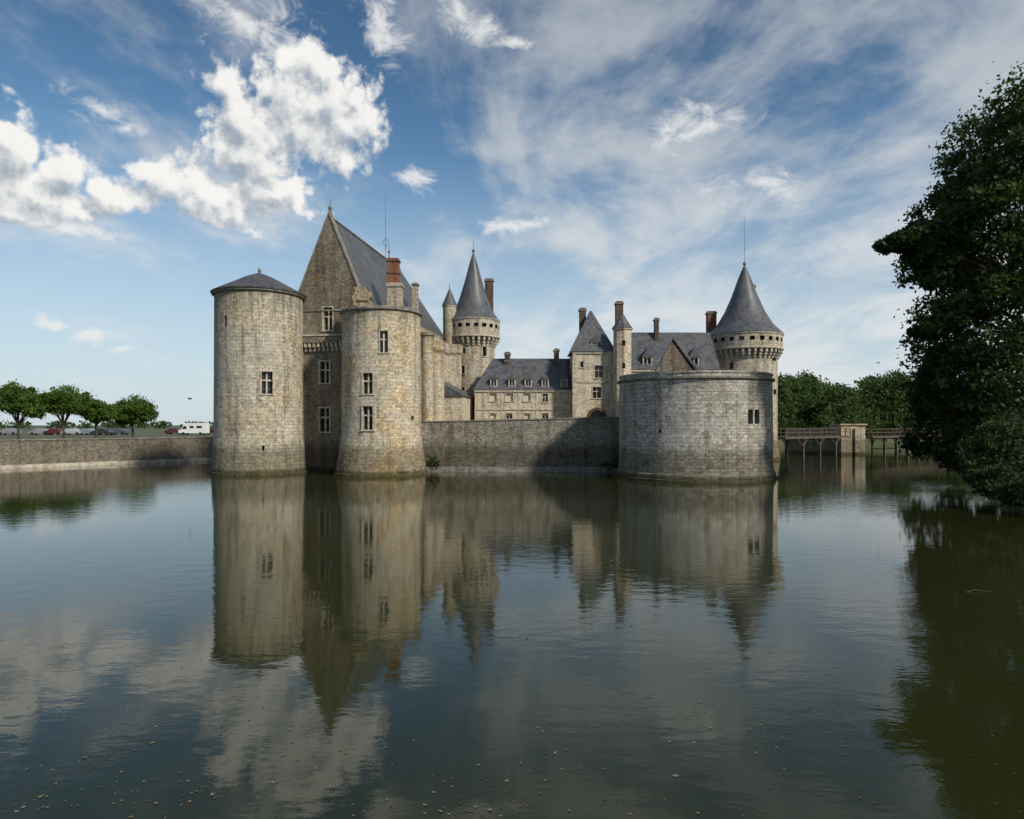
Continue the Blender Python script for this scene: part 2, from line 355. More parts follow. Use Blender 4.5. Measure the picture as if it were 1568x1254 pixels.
# ================================================================= BASTION TOWER
bt=empty('bastion_tower'); gx,gy=X(1062.5,57),57.0; GR=6.2
m=MB(); m.lathe(gx,gy,[(6.62,-1),(6.6,.12),(6.42,.16),(6.38,.5),(6.26,.55),(GR,1.2),(GR-.06,7.72)],144); o=m.done('walls',M_bast,bt)
add_windows(o,[on_cyl(gx,gy,GR,1150,638,7,22,'slit'),on_cyl(gx,gy,GR,1160,638,7,22,'slit'),on_cyl(gx,gy,GR,1010,660,4,6,'hole')],bt)
m=MB(); m.lathe(gx,gy,[(GR-.05,7.72),(GR+.14,7.78),(GR+.14,7.93),(GR-.02,7.95)],144); m.done('cornice',M_trimd,bt)
m=MB(); m.lathe(gx,gy,[(GR-.08,7.93),(GR-.08,8.2),(GR-.02,8.2),(GR-.02,8.34),(GR-.7,8.34),(GR-.7,8.0)],144); m.done('parapet',M_bast,bt)
# ================================================================= ROUND TOWERS
def round_tower(name,cx,cy,rb,zg,zc,roof,seg=72,wins=(),gw=10):
    e=empty(name); m=MB(); m.lathe(cx,cy,[(rb+.5,-1),(rb+.3,.3),(rb+.05,1.6),(rb,2.5),(rb,zg)],seg); o=m.done('walls',M_tow,e)
    add_windows(o,[on_cyl(cx,cy,rb,*w) for w in wins],e)
    rg=rb+.62; m=MB(); m.lathe(cx,cy,[(rb-.1,zg-.2),(rg,zg-.2),(rg,zc)],seg); o=m.done('gallery',[M_tow,M_glass],e)
    cm=MB()
    for k in range(gw*2):
        a=2*math.pi*(k+.5)/(gw*2); P=(cx+rg*math.cos(a),cy+rg*math.sin(a),zg+(zc-zg)*.6); cm.obox(P,a,(-.28,.28),(-.5,.4),(-.24,.24),1)
    cut(o,cm)
    m=MB(); n=int(2*math.pi*rg/.72)
    for k in range(n):
        a=2*math.pi*k/n; P=(cx+rb*math.cos(a),cy+rb*math.sin(a),zg)
        m.obox(P,a,(-.13,.13),(-.1,.58),(-.62,-.2)); m.obox(P,a,(-.13,.13),(-.1,.38),(-.95,-.62)); m.obox(P,a,(-.13,.13),(-.1,.18),(-1.25,-.95))
    m.lathe(cx,cy,[(rg-.01,zg-.22),(rg+.09,zg-.16),(rg+.09,zg),(rg-.01,zg+.05)],seg)
    m.lathe(cx,cy,[(rg-.01,zc-.1),(rg+.1,zc-.02),(rg+.1,zc+.1),(rg-.3,zc+.12)],seg)
    m.done('machicolation',M_trim,e)
    m=MB(); m.lathe(cx,cy,[(roof[0][0]-.1,roof[0][1]-.1)]+roof,seg); m.done('conical_roof',M_slate,e)
    return e
eX,eY=X(725,88),88
te=round_tower('round_tower',eX,eY,2.72,Z(517,88),Z(494,88)+.1,[(3.45,Z(494,88)+.15),(3.2,Z(489,88)),(2.35,Z(474,88)),(1.75,Z(455,88)),(1.1,Z(430,88)),(.5,Z(403,88)),(.08,Z(387,88))],72,
  [(742,538,6,15,'plain'),(710,537,5,8,'hole'),(709,566,5,12,'plain'),(709,600,5,14,'plain')])
m=MB(); finial(m,eX,eY,Z(387,88),Z(365,88),0,.045); m.done('finial',M_lead,te)
m=MB(); tx,ty=X(688.5,86.5),86.5; m.lathe(tx,ty,[(.3,Z(540,86)),(.85,Z(525,86)),(.85,Z(470,86)),(.95,Z(469,86)),(.95,Z(467,86))],24); m.done('side_turret_walls',M_tow,te)
m=MB(); m.lathe(tx,ty,[(1.0,Z(467,86)),(.55,Z(455,86)),(.05,Z(440,86)),(.02,Z(433,86))],24); m.done('side_turret_roof',M_slate,te)
m=MB(); chimney(m,X(749,90),90,1.1,.8,Z(500,90),Z(427,90),0,1); m.done('chimney',[M_brickd,M_trimd],te)
fX,fY=X(1140,85),85
tf=round_tower('round_tower',fX,fY,3.85,Z(536,85),Z(516,85),[(4.62,Z(516,85)+.15),(4.3,Z(510,85)),(3.3,Z(497,85)),(2.45,Z(479,85)),(1.6,Z(455,85)),(.75,Z(426,85)),(.1,Z(407,85))],84,
  [(1186,548,5,9,'hole'),(1187,600,4,8,'slit'),(1120,560,5,9,'hole')],12)
m=MB(); finial(m,fX,fY,Z(407,85),Z(335,85),0,.045); m.done('finial',M_lead,tf)
m=MB(); chimney(m,X(1089,87),87,1.1,.9,10,Z(477,87),0,1); chimney(m,X(1152,88),88,.6,.6,Z(480,88),Z(436,88),0,1); m.done('chimney',[M_brick,M_trimd],tf)
# ================================================================= RESIDENCE
rs=empty('castle_residence')
def gable_roof(mb,x0,x1,y0,y1,ze,zr,hipL=0,hipR=0,ov=.2,mat=0):
    ym=(y0+y1)/2
    V=[(x0-ov,y0-ov,ze),(x1+ov,y0-ov,ze),(x1+ov,y1+ov,ze),(x0-ov,y1+ov,ze),(x0+hipL,ym,zr),(x1-hipR,ym,zr)]
    mb.poly(V,[(0,1,5,4),(1,2,5),(2,3,4,5),(3,0,4),(3,2,1,0)],mat)
yg=80.0; x0,x1=X(727,yg),X(880,yg)
m=MB(); m.box(x0,x1,yg,yg+7,0,Z(598,yg)); o=m.done('gallery_walls',M_cream,rs,False)
W=[on_wall(yg,835,609,8,13,'pane'),on_wall(yg,780,637,9,8,'pane'),on_wall(yg,835,637,9,8,'pane')]
W+=[on_wall(yg,p,608,11,12,'blind') for p in(755,780,807,863)]+[on_wall(yg,p,637,9,8,'blind') for p in(755,807,863)]
add_windows(o,W,rs)
m=MB(); m.box(x0-.05,x1,yg-.14,yg+.2,Z(600,yg),Z(597,yg)); m.box(x0-.03,x1,yg-.09,yg+.2,Z(628,yg),Z(626,yg))
for p in(728,742,768,794,821,849,876): m.box(X(p,yg)-.08,X(p,yg)+.08,yg-.05,yg+.1,0,Z(600,yg))
m.done('gallery_trim',M_trim,rs,False)
m=MB(); gable_roof(m,x0,x1,yg,yg+7,Z(597,yg)+.01,Z(549,yg+3.5),2.0,0); m.done('gallery_roof',M_slate,rs,False)
def dormer(mbw,mbr,mbg,x,y,z,w,h,depth=1.8,peak=None):
    peak=peak or w*.75
    mbw.box(x-w/2,x-w/2+.14,y,y+depth,z,z+h); mbw.box(x+w/2-.14,x+w/2,y,y+depth,z,z+h); mbw.box(x-w/2+.14,x+w/2-.14,y,y+.2,z,z+.15)
    mbw.box(x-w/2+.14,x+w/2-.14,y,y+depth,z+h-.12,z+h)
    mbw.box(x-.04,x+.04,y+.1,y+.16,z+.15,z+h-.12)
    mbg.box(x-w/2+.1,x+w/2-.1,y+.2,y+.3,z+.1,z+h-.05)
    a=w/2+.08; V=[(x-a,y-.1,z+h),(x+a,y-.1,z+h),(x,y-.1,z+h+peak),(x-a,y+depth+1,z+h),(x+a,y+depth+1,z+h),(x,y+depth+1,z+h+peak)]
    mbr.poly(V,[(0,1,2),(5,4,3),(1,4,5,2),(0,2,5,3),(0,3,4,1)])
dw,dr,dg_=MB(),MB(),MB()
for p in (756,784,809,835,864): dormer(dw,dr,dg_,X(p,yg),yg+.15,Z(593,yg),.85,1.0)
m=MB()
chimney(m,X(777,83),83,.7,.7,11,Z(539,83),0,1); chimney(m,X(852,83),83,.6,.7,11,Z(534,83),0,1)
yp=78.0; px0,px1=X(878,yp),X(940,yp); pz=Z(541,yp)
mm=MB(); mm.box(px0,px1,yp,yp+6,0,pz); o=mm.done('pavilion_walls',M_cream,rs,False)
add_windows(o,[on_wall(yp,917,569,12,19,'pane'),on_wall(yp,914,601,13,17,'pane'),on_wall(yp,891,558,5,9,'plain')],rs)
mm=MB(); mm.box(px0-.12,px1+.12,yp-.14,yp+.3,pz-.05,pz+.2); mm.box(px0-.05,px1+.05,yp-.07,yp+.3,Z(586,yp),Z(584,yp)); 
mm.box(px0-.1,px0+.35,yp-.1,yp+.3,0,pz-.05); mm.box(px1-.35,px1+.1,yp-.1,yp+.3,0,pz-.05); mm.done('pavilion_trim',M_trim,rs,False)
mm=MB(); gable_roof(mm,px0,px1,yp,yp+6,pz+.2,Z(476,yp+3),2.2,2.2,.25); mm.done('pavilion_roof',M_slate,rs,False)
dormer(dw,dr,dg_,X(914,yp),yp+.25,pz+.2,1.25,1.15,1.6,.9)
mm=MB(); P=(X(914,yp),yp,Z(640,yp)); w=.75; pr=[(-w,-1),(w,-1)]+[(w*math.cos(t),.15+w*math.sin(t)) for t in [math.pi*i/12 for i in range(13)]]
V=[(P[0]+a,yp-.03,P[2]+b) for a,b in pr]; mm.face(V); mm.done('arched_door',M_glass,rs,False)
mm=MB(); 
for i in range(12):
    t0,t1=math.pi*i/12,math.pi*(i+1)/12; q=[]
    for yy in(yp-.12,yp+.1):
        q+=[(P[0]+r*math.cos(t),yy,P[2]+.15+r*math.sin(t)) for r,t in((w,t0),(w+.3,t0),(w+.3,t1),(w,t1))]
    mm.poly(q,[(0,1,2,3),(7,6,5,4),(0,4,5,1),(1,5,6,2),(2,6,7,3),(3,7,4,0)])
mm.done('door_arch',M_brickd,rs,False)
chimney(m,X(892,82),82,.75,1.0,pz,Z(472,82),0,1); chimney(m,X(948,82),82,.85,1.0,pz,Z(462,82),0,1)
tx,ty=X(953,77.2),77.2
mm=MB(); mm.lathe(tx,ty,[(1.02,0),(1.02,Z(506,77)),(1.15,Z(505,77)),(1.15,Z(503,77))],8); o=mm.done('stair_turret_walls',M_cream,rs,False)
add_windows(o,[((tx-.0,ty-.96,Z(q,76.3)),-math.pi/2,.35,.6,'hole') for q in(525,560,595)],rs)
mm=MB(); mm.lathe(tx,ty,[(1.22,Z(503,77)),(.7,Z(493,77)),(.05,Z(478,77))],8); mm.done('stair_turret_roof',M_slate,rs,False)
yr=79.0; rx0,rx1=X(966,yr),X(1100,yr)
mm=MB(); mm.box(rx0,rx1,yr,yr+7,0,Z(566,yr)); o=mm.done('east_wing_walls',M_cream,rs,False)
add_windows(o,[on_wall(yr,985,590,9,15,'pane')],rs)
mm=MB(); gable_roof(mm,rx0,rx1,yr,yr+7,Z(566,yr)+.01,Z(509,yr+3.5)); mm.done('east_wing_roof',M_slate,rs,False)
mm=MB(); mm.box(rx0,rx1,yr-.14,yr+.2,Z(569,yr),Z(566,yr)); mm.done('east_wing_cornice',M_trim,rs,False)
for p in(992,1064): dormer(dw,dr,dg_,X(p,yr),yr+.2,Z(562,yr),1.1,1.2,2,1.0)
chimney(m,X(1005,82),82,.5,.7,13,Z(487,82),0,1)
m.done('chimneys',[M_brickd,M_trimd],rs,False)
dw.done('dormer_frames',M_trim,rs,False); dr.done('dormer_roofs',M_slate,rs,False); dg_.done('dormer_glass',M_glass,rs,False)
# ================================================================= GATEHOUSE
gh=empty('gatehouse'); za=Z(521,66); zb=Z(570,66)
a=(X(1003,66),66,zb);b=(X(1064,66),66,zb);c=(X(1030,66),66,za); off=Vector((2.3,6,0))
a2,b2,c2=[tuple(Vector(q)+off) for q in(a,b,c)]
lo=lambda p:(p[0],p[1],0)
m=MB(); m.poly([lo(a),lo(b),b,c,a,lo(a2),lo(b2),b2,c2,a2],[(0,1,2,3,4),(9,8,7,6,5),(0,5,6,1),(1,6,7,2),(4,9,5,0),(3,2,7,8),(4,3,8,9)]); m.done('walls',M_gable,gh,False)
up=Vector((0,-.15,.12)); sl=[tuple(Vector(q)+up) for q in(b,c,a)]+[tuple(Vector(q)+Vector((0,.15,.12))) for q in(b2,c2,a2)]
sl[0]=(sl[0][0]+.3,sl[0][1],sl[0][2]-.3); sl[3]=(sl[3][0]+.3,sl[3][1],sl[3][2]-.3)
sl[2]=(sl[2][0]-.2,sl[2][1],sl[2][2]-.3); sl[5]=(sl[5][0]-.2,sl[5][1],sl[5][2]-.3)
th=Vector((0,0,.16)); V=sl+[tuple(Vector(q)+th) for q in sl]
m=MB(); m.poly(V,[(0,1,4,3),(1,2,5,4),(6,9,10,7),(7,10,11,8),(0,6,7,1),(1,7,8,2),(3,4,10,9),(4,5,11,10),(0,3,9,6),(2,8,11,5)]); m.done('roof',M_slate,gh,False)
wd=empty('ward_wall'); m=MB(); wallseg(m,(20.0,61.5),(31.6,82.5),.8,-1,6.2,6.2); wallseg(m,(10.3,62),(20,66),.8,0,6,6); m.done('wall',M_bast,wd,False)
m=MB(); pl=[(-21,64),(10,63.6),(21,64),(29.5,81),(30,92),(-3,96),(-21,88)]; n=len(pl)
m.poly([(x,y,2.4) for x,y in pl]+[(x,y,-1) for x,y in pl],[tuple(range(n))]+[(i,n+i,n+(i+1)%n,(i+1)%n) for i in range(n)])
m.done('courtyard',simple('courtyard_gravel',(.2,.18,.14),.95,.3,4),None,False)
# ================================================================= GROUND + WATER
shore=[(-88.9,20.7),(-49.5,66),(-35.6,82),(-20,101),(-10,125),(40,136),(95,136),(70,110),(50,75),(38,55),(30,42),(25.5,34),(24,26),(24,8),(16,-3),(-20,-3),(-75,-4),(-98,6)]
def refine(P,n=6):
    out=[]
    for i in range(len(P)):
        a,b=P[i],P[(i+1)%len(P)]
        for k in range(n): t=k/n; out.append((a[0]+(b[0]-a[0])*t,a[1]+(b[1]-a[1])*t))
    return out
sh=refine(shore); n=len(sh); C=(0,55)
m=MB(); rings=[(1.0,-.8),(1.012,.3),(1.03,1.2),(1.07,2.0),(1.4,2.0),(3,2.0),(45,2.0)]
V=[]
for s,z in rings:
    for i,(x,y) in enumerate(sh):
        w=0 if (i<=18 or s>2) else random.uniform(-.004,.004)
        s_=s+w+ (0.012 if i<=18 and s<1.001 else 0); V.append((C[0]+(x-C[0])*s_,C[1]+(y-C[1])*s_,z+(random.uniform(-.1,.1) if 1.02<s<2 else 0)))
Fc=[]
for j in range(len(rings)-1):
    for i in range(n): k=(i+1)%n; Fc.append((j*n+i,j*n+k,(j+1)*n+k,(j+1)*n+i))
m.poly(V,Fc)
gm,t,b=newmat('grass_and_gravel'); pos=t.n('ShaderNodeNewGeometry').outputs['Position']
n1=t.noise(pos,.25,5,.6);n2=t.noise(pos,5,4,.7)
col=t.mix(t.mr(n1,.45,.6),(.045,.065,.02),(.11,.10,.06)); col=t.mix(.6,col,t.mix(n2,(.5,.5,.5),(1.5,1.5,1.5)),'MULTIPLY'); t.l(col,b.inputs['Base Color']); b.inputs['Roughness'].default_value=.95
m.done('ground',gm,None,True,60,False)
wm,t,b=newmat('moat_water'); pos=t.n('ShaderNodeNewGeometry').outputs['Position']
mu=t.noise(pos,.05,4,.6); t.l(t.mix(mu,(.014,.017,.005),(.026,.029,.009)),b.inputs['Base Color']); b.inputs['Roughness'].default_value=.03; b.inputs['IOR'].default_value=1.44
b.inputs['Specular IOR Level'].default_value=.5; b.inputs['Specular Tint'].default_value=(.97,1,.84,1)
w1=t.noise(t.vm('MULTIPLY',pos,(.8,1.5,1)),1.6,2,.5); w2=t.noise(t.vm('MULTIPLY',pos,(1,1.6,1)),7,2,.55)
amp=t.mr(t.noise(pos,.06,2,.5),.38,.65,.3,1)
h=t.math('MULTIPLY',t.math('ADD',w1,t.math('MULTIPLY',w2,.22)),amp)
bp=t.n('ShaderNodeBump'); bp.inputs['Strength'].default_value=1; bp.inputs['Distance'].default_value=.009; t.l(h,bp.inputs['Height']); t.l(bp.outputs[0],b.inputs['Normal'])
m=MB(); m.face([(-130,-25,0),(160,-25,0),(160,175,0),(-130,175,0)]); m.done('water',wm,None,False,30,False)
ew=empty('embankment_wall'); m=MB(); m2=MB(); m3=MB()
P3=[(-100,8),(-88.9,20.7),(-49.5,66),(-35.6,82),(-20,101)]
for a,b_ in zip(P3[:-1],P3[1:]):
    wallseg(m,a,b_,.7,-1,2.72,2.72); wallseg(m2,(a[0]+.06,a[1]-.06),(b_[0]+.06,b_[1]-.06),.82,2.72,2.86,2.86); wallseg(m3,(a[0]+.35,a[1]-.3),(b_[0]+.35,b_[1]-.3),.5,-1,.35,.35)
m.done('wall',M_bank,ew,False); m2.done('coping',M_trimd,ew,False); m3.done('footing',M_trim,ew,False)
qw=empty('quay_wall'); m=MB(); wallseg(m,(X(1202,104),104),(X(1292,98),98),1,-1,3.55,3.6)
m.box(X(1288,97),X(1325,97),97,100,-1,Z(651,97)); m.box(X(1286,97),X(1327,97),96.8,100.2,Z(651,97),Z(651,97)+.2)
m.box(X(1308,97),X(1315,97),96.7,97,-1,3.8)
m.done('wall',M_keepB,qw,False)
def bridge(name,a,b,zd,nb,w=2.2):
    e=empty(name); m=MB(); a=Vector(a);b=Vector(b); L=(b-a).length; an=math.atan2((b-a).y,(b-a).x)-math.pi/2
    mid=(a+b)/2; P=(mid.x,mid.y,0)
    m.obox(P,an,(-L/2,L/2),(-w/2,w/2),(zd-.10,zd)); 
    for s in(-1,1):
        m.obox(P,an,(-L/2,L/2),(s*w/2-.08,s*w/2+.08),(zd-.26,zd-.10))
        m.obox(P,an,(-L/2,L/2),(s*w/2-.04,s*w/2+.04),(zd+1.0,zd+1.07)); m.obox(P,an,(-L/2,L/2),(s*w/2-.025,s*w/2+.025),(zd+.5,zd+.55))
        for i in range(nb*3+1):
            t=-L/2+L*i/(nb*3); m.obox(P,an,(t-.045,t+.045),(s*w/2-.05,s*w/2+.05),(zd-.1,zd+1.02))
        for i in range(1,nb):
            t=-L/2+L*i/nb; m.obox(P,an,(t-.11,t+.11),(s*w/2-.11,s*w/2+.11),(-1,zd-.1))
            for q in(-1,1):
                c0=(P[0]-math.sin(an)*t+math.cos(an)*s*w/2,P[1]+math.cos(an)*t+math.sin(an)*s*w/2); c1=(c0[0]-math.sin(an)*q*1.3,c0[1]+math.cos(an)*q*1.3)
                m.tube([(c0[0],c0[1],zd-1.3),(c1[0],c1[1],zd-.2)],[.06,.06],0,4)
    for i in range(1,nb):
        t=-L/2+L*i/nb; m.obox(P,an,(t-.08,t+.08),(-w/2-.3,w/2+.3),(zd-.5,zd-.3)); m.obox(P,an,(t-.05,t+.05),(-w/2,w/2),(.6,.75))
    m.done('timber_frame',M_wood,e,False)
bridge('wooden_footbridge',(33,85),(X(1290,96),96),2.75,4)
bridge('wooden_footbridge',(X(1326,99),99),(76,118),2.6,8,1.8)
# ================================================================= TREES
def leafmesh(name,clumps,mat,parent,size,per,sub=14,spread=.34):
    cs=[]
    for (x,y,z,rx,ry,rz) in clumps:
        d=rng.normal(size=(sub,3)); d/=np.linalg.norm(d,axis=1)[:,None]; r=rng.uniform(.35,1,sub)**.5
        c=d*r[:,None]*np.array([rx,ry,rz]); 
        rad=spread*(rx+ry+rz)/3
        k=rng.uniform(.6,1.25,sub)*rad
        p=np.repeat(c,per,0)+rng.normal(size=(sub*per,3))*np.repeat(k,per)[:,None]*np.array([.62,.62,.42])
        cs.append(p+np.array([x,y,z]))
    p=np.concatenate(cs); p=p[p[:,2]>0.15]; n=len(p)
    a=rng.normal(size=(n,3)); a/=np.linalg.norm(a,axis=1)[:,None]
    nn=rng.normal(size=(n,3))+np.array([0,0,.7]); b=np.cross(nn,a); b/=np.linalg.norm(b,axis=1)[:,None]
    s=size*rng.uniform(.6,1.4,n)[:,None]
    q=np.stack([p-a*s,p-b*s*.55,p+a*s,p+b*s*.55],1).reshape(-1,3)
    me=bpy.data.meshes.new(name); me.vertices.add(4*n); me.vertices.foreach_set('co',q.ravel())
    me.loops.add(4*n); me.loops.foreach_set('vertex_index',np.arange(4*n,dtype=np.int32))
    me.polygons.add(n); me.polygons.foreach_set('loop_start',np.arange(0,4*n,4,dtype=np.int32)); me.polygons.foreach_set('loop_total',np.full(n,4,dtype=np.int32))
    me.materials.append(mat); me.update(calc_edges=True); me.validate()
    o=bpy.data.objects.new(name,me); scene.collection.objects.link(o)
    if parent: o.parent=parent
    return o
def bank_tree(name,px,d,ztop,w,h,mat):
    e=empty(name); x=X(px,d); zg=1.95; m=MB(); zc=ztop-h*.5
    m.tube([(x,d,zg-.2),(x+.06,d,zg+1),(x-.05,d,zg+2.2),(x+.1,d,zc)],[.24,.17,.14,.1])
    cl=[]
    for i in range(15):
        a=i*2.4+random.uniform(-.3,.3); r=random.uniform(.3,.78)*w/2; zz=zc+random.uniform(-.28,.2)*h*(1.2-r/w)
        q=(x+r*math.cos(a),d+r*math.sin(a),zz); cl.append((*q,w*.17,w*.17,h*.17))
        m.tube([(x,d,zg+2+random.uniform(0,.5)),((x+q[0])/2,(d+q[1])/2,(zg+2.4+zz)/2),q],[.08,.05,.02],0,5)
    cl+= [(x,d,zc+h*.26,w*.26,w*.26,h*.2),(x-w*.15,d,zc+h*.1,w*.28,w*.3,h*.22),(x+w*.17,d,zc+h*.05,w*.28,w*.3,h*.22),(x,d,zc-h*.12,w*.36,w*.36,h*.16)]
    m.done('trunk_and_limbs',M_bark,e); leafmesh('foliage',cl,mat,e,.17,62,14,.40); return e
bank_tree('round_crowned_tree',28,98,Z(583,98),6.8,5.8,M_leafL)
bank_tree('round_crowned_tree',97,102,Z(588,102),7.0,5.6,M_leafL)
bank_tree('round_crowned_tree',147,108,Z(608,108),5.6,4.4,M_leafL)
bank_tree('round_crowned_tree',203,112,Z(607,112),7.6,5.2,M_leafL)
bank_tree('round_crowned_tree',-40,95,Z(583,95),6.5,5.6,M_leafL)
bg=empty('large_broadleaf_tree'); cl=[]
for px,py,r in [(1578,155,38),(1548,205,34),(1580,250,46),(1520,255,30),(1550,310,46),(1500,290,28),(1472,325,26),(1448,342,18),(1440,370,22),(1422,358,17),(1404,364,15),(1386,372,14),(1368,374,11),(1356,372,8),(1404,386,13),(1420,400,13),(1480,370,32),(1525,390,44),(1575,390,50),(1440,412,16),(1426,428,11),(1505,450,38),(1550,470,50),(1470,480,24),(1444,498,17),(1426,505,13),(1412,506,9),(1500,530,38),(1550,560,50),(1478,585,28),(1515,640,40),(1570,640,50),(1450,545,20),(1434,572,13),(1424,590,9),(1650,110,60),(1650,240,70),(1650,400,70),(1650,540,70),(1740,180,60),(1740,330,70),(1740,480,70),(1450,610,16),(1482,620,26),(1490,680,28),(1540,690,36)]:
    for dd in (-3,1.5,6):
        d=46+dd+random.uniform(-1,1); k=46/F
        if r<25:
            if dd==6: continue
            d=46+dd*.4
        rr=r*k*random.uniform(.95,1.15)
        cl.append((X(px,46)+random.uniform(-.2,.2)*rr+ (dd*.12 if r>25 else 0),d,Z(py,46)+random.uniform(-.2,.2)*rr,rr*1.12,rr,rr*.82))
leafmesh('foliage',cl,M_leafD,bg,.165,48,24,.40)
m=MB(); bx0=X(1610,47)
m.tube([(bx0,47,.3),(bx0+.2,47,4),(bx0,47.2,10),(bx0+.4,47,17),(bx0+.8,47,24)],[.75,.6,.5,.35,.12],0,10)
for c in cl[::3]:
    z0=max(2.5,c[2]-4); m.tube([(bx0+.1,47,z0),((bx0+c[0])/2,(47+c[1])/2,(z0+c[2])/2+.6),(c[0],c[1],c[2])],[.2,.11,.03],0,5)
m.tube([(bx0,47,12),(X(1480,46),46.3,15.4),(X(1430,46),46,16.3),(X(1375,46),45.6,16.3)],[.22,.13,.08,.02],0,5)
m.done('trunk_and_limbs',M_bark,bg)
cl=[]
for px,py,r,d in [(1505,690,28,36),(1545,665,34,36),(1575,720,42,35),(1492,725,18,35.5),(1530,735,28,34.5),(1575,655,38,38),(1620,700,50,36),(1508,745,16,34.5),(1555,755,20,33.5),(1518,660,14,37),(1600,750,34,32),(1660,740,50,31)]:
    rr=r*d/F; cl.append((X(px,d),d,Z(py,d),rr,rr,rr*.9))
leafmesh('bank_shrub',cl,leafmat('leaf_shrub',(.026,.040,.014),(.06,.085,.03),.2),None,.085,80,24,.34)
cl=[]
for i in range(30):
    t=i/29; x=32+t*44; y=46+t*66; cl.append((x+3+random.uniform(0,4),y+random.uniform(-2,2),2.2+random.uniform(0,1.5),2.2,2.5,1.8+t))
leafmesh('bank_hedge',cl,M_leafD,None,.22,30,14,.4)
cl=[]
for i in range(115):
    px=random.uniform(1190,1500); d=random.uniform(150,195); top=583+11*math.sin(px*.045)+6*math.sin(px*.13+1)+random.uniform(-3,9)
    if px<1300: d-=14
    zt=Z(top,d); r=random.uniform(2.2,3.6)
    cl.append((X(px,d),d,zt-r,r,r,r)); cl.append((X(px,d)+random.uniform(-2,2),d-2,zt-r*2.2,r*1.15,r,r)); cl.append((X(px,d)+random.uniform(-2,2),d-3,max(2.5,zt-r*3.5),r*1.15,r,r))
for i in range(40):
    px=1190+i*8; d=146+random.uniform(-3,2); cl.append((X(px,d),d,2.6,2.5,2,2.2))
leafmesh('distant_trees',cl,M_leafM,None,.34,30,13,.40)
m=MB()
for i in range(26):
    px=1195+i*11.5; d=150; m.tube([(X(px,d),d,1.5),(X(px,d)+.3,d,7)],[.25,.15],0,5)
m.done('distant_tree_trunks',M_bark,None)
cl=[]
for i in range(120):
    x=-330+i*4.6; y=420+random.uniform(-15,15); cl.append((x,y,3.2+random.uniform(0,1.2),4,3,2.2))
leafmesh('distant_hedgerow',cl,M_leafM,None,.8,12,8,.4)
cl=[(X(662,62.6),62.4,.9,.35,.2,.9),(X(668,62.5),62.3,.6,.5,.2,.4),(X(930,61.5),61.4,.6,.8,.2,.35),(X(944,61.5),61.4,.9,.5,.3,.5)]
leafmesh('wall_ivy',cl,M_leafD,None,.06,40,12,.36)
v=MB(); 
cen=[(170,1215),(300,1180),(640,1225),(700,1240),(1130,1100),(850,1170),(480,1150),(1180,1130),(60,1240),(350,1100)]
for i in range(420):
    if random.random()<.68:
        c=random.choice(cen); px=random.gauss(c[0],75); py=random.gauss(c[1],28)
    else: px=random.uniform(-20,1590); py=1250-360*random.random()**1.9
    d=EYE*F/max(60,(py-HZ)); x=X(px,d); s=random.uniform(.008,.026)*(1 if d<12 else 1.15); a=random.uniform(0,6.28); pts=[]
    if random.random()<.06: s*=1.9
    for k,rk in enumerate((1,.6,.9,.5,.7)): 
        an=a+k*1.256; pts.append((x+s*rk*math.cos(an),d+s*rk*math.sin(an),.006+random.uniform(0,.008)))
    v.face(pts,random.choice([0,1,1,1,2]))
v.done('floating_leaves',[simple('leaf_ochre',(.22,.155,.06),.8),simple('leaf_brown',(.10,.075,.04),.8),simple('leaf_pale',(.20,.19,.12),.8)],None,False,30,False)
m=MB(); bx0,dy=X(1500,17.5),17.5
m.tube([(bx0-.35,dy,.0),(bx0-.1,dy+.05,.04),(bx0+.3,dy-.02,.02)],[.012,.018,.008],0,5); m.tube([(bx0-.1,dy,.03),(bx0-.15,dy,.12)],[.012,.006],0,5); m.done('floating_branch',M_bark,None)
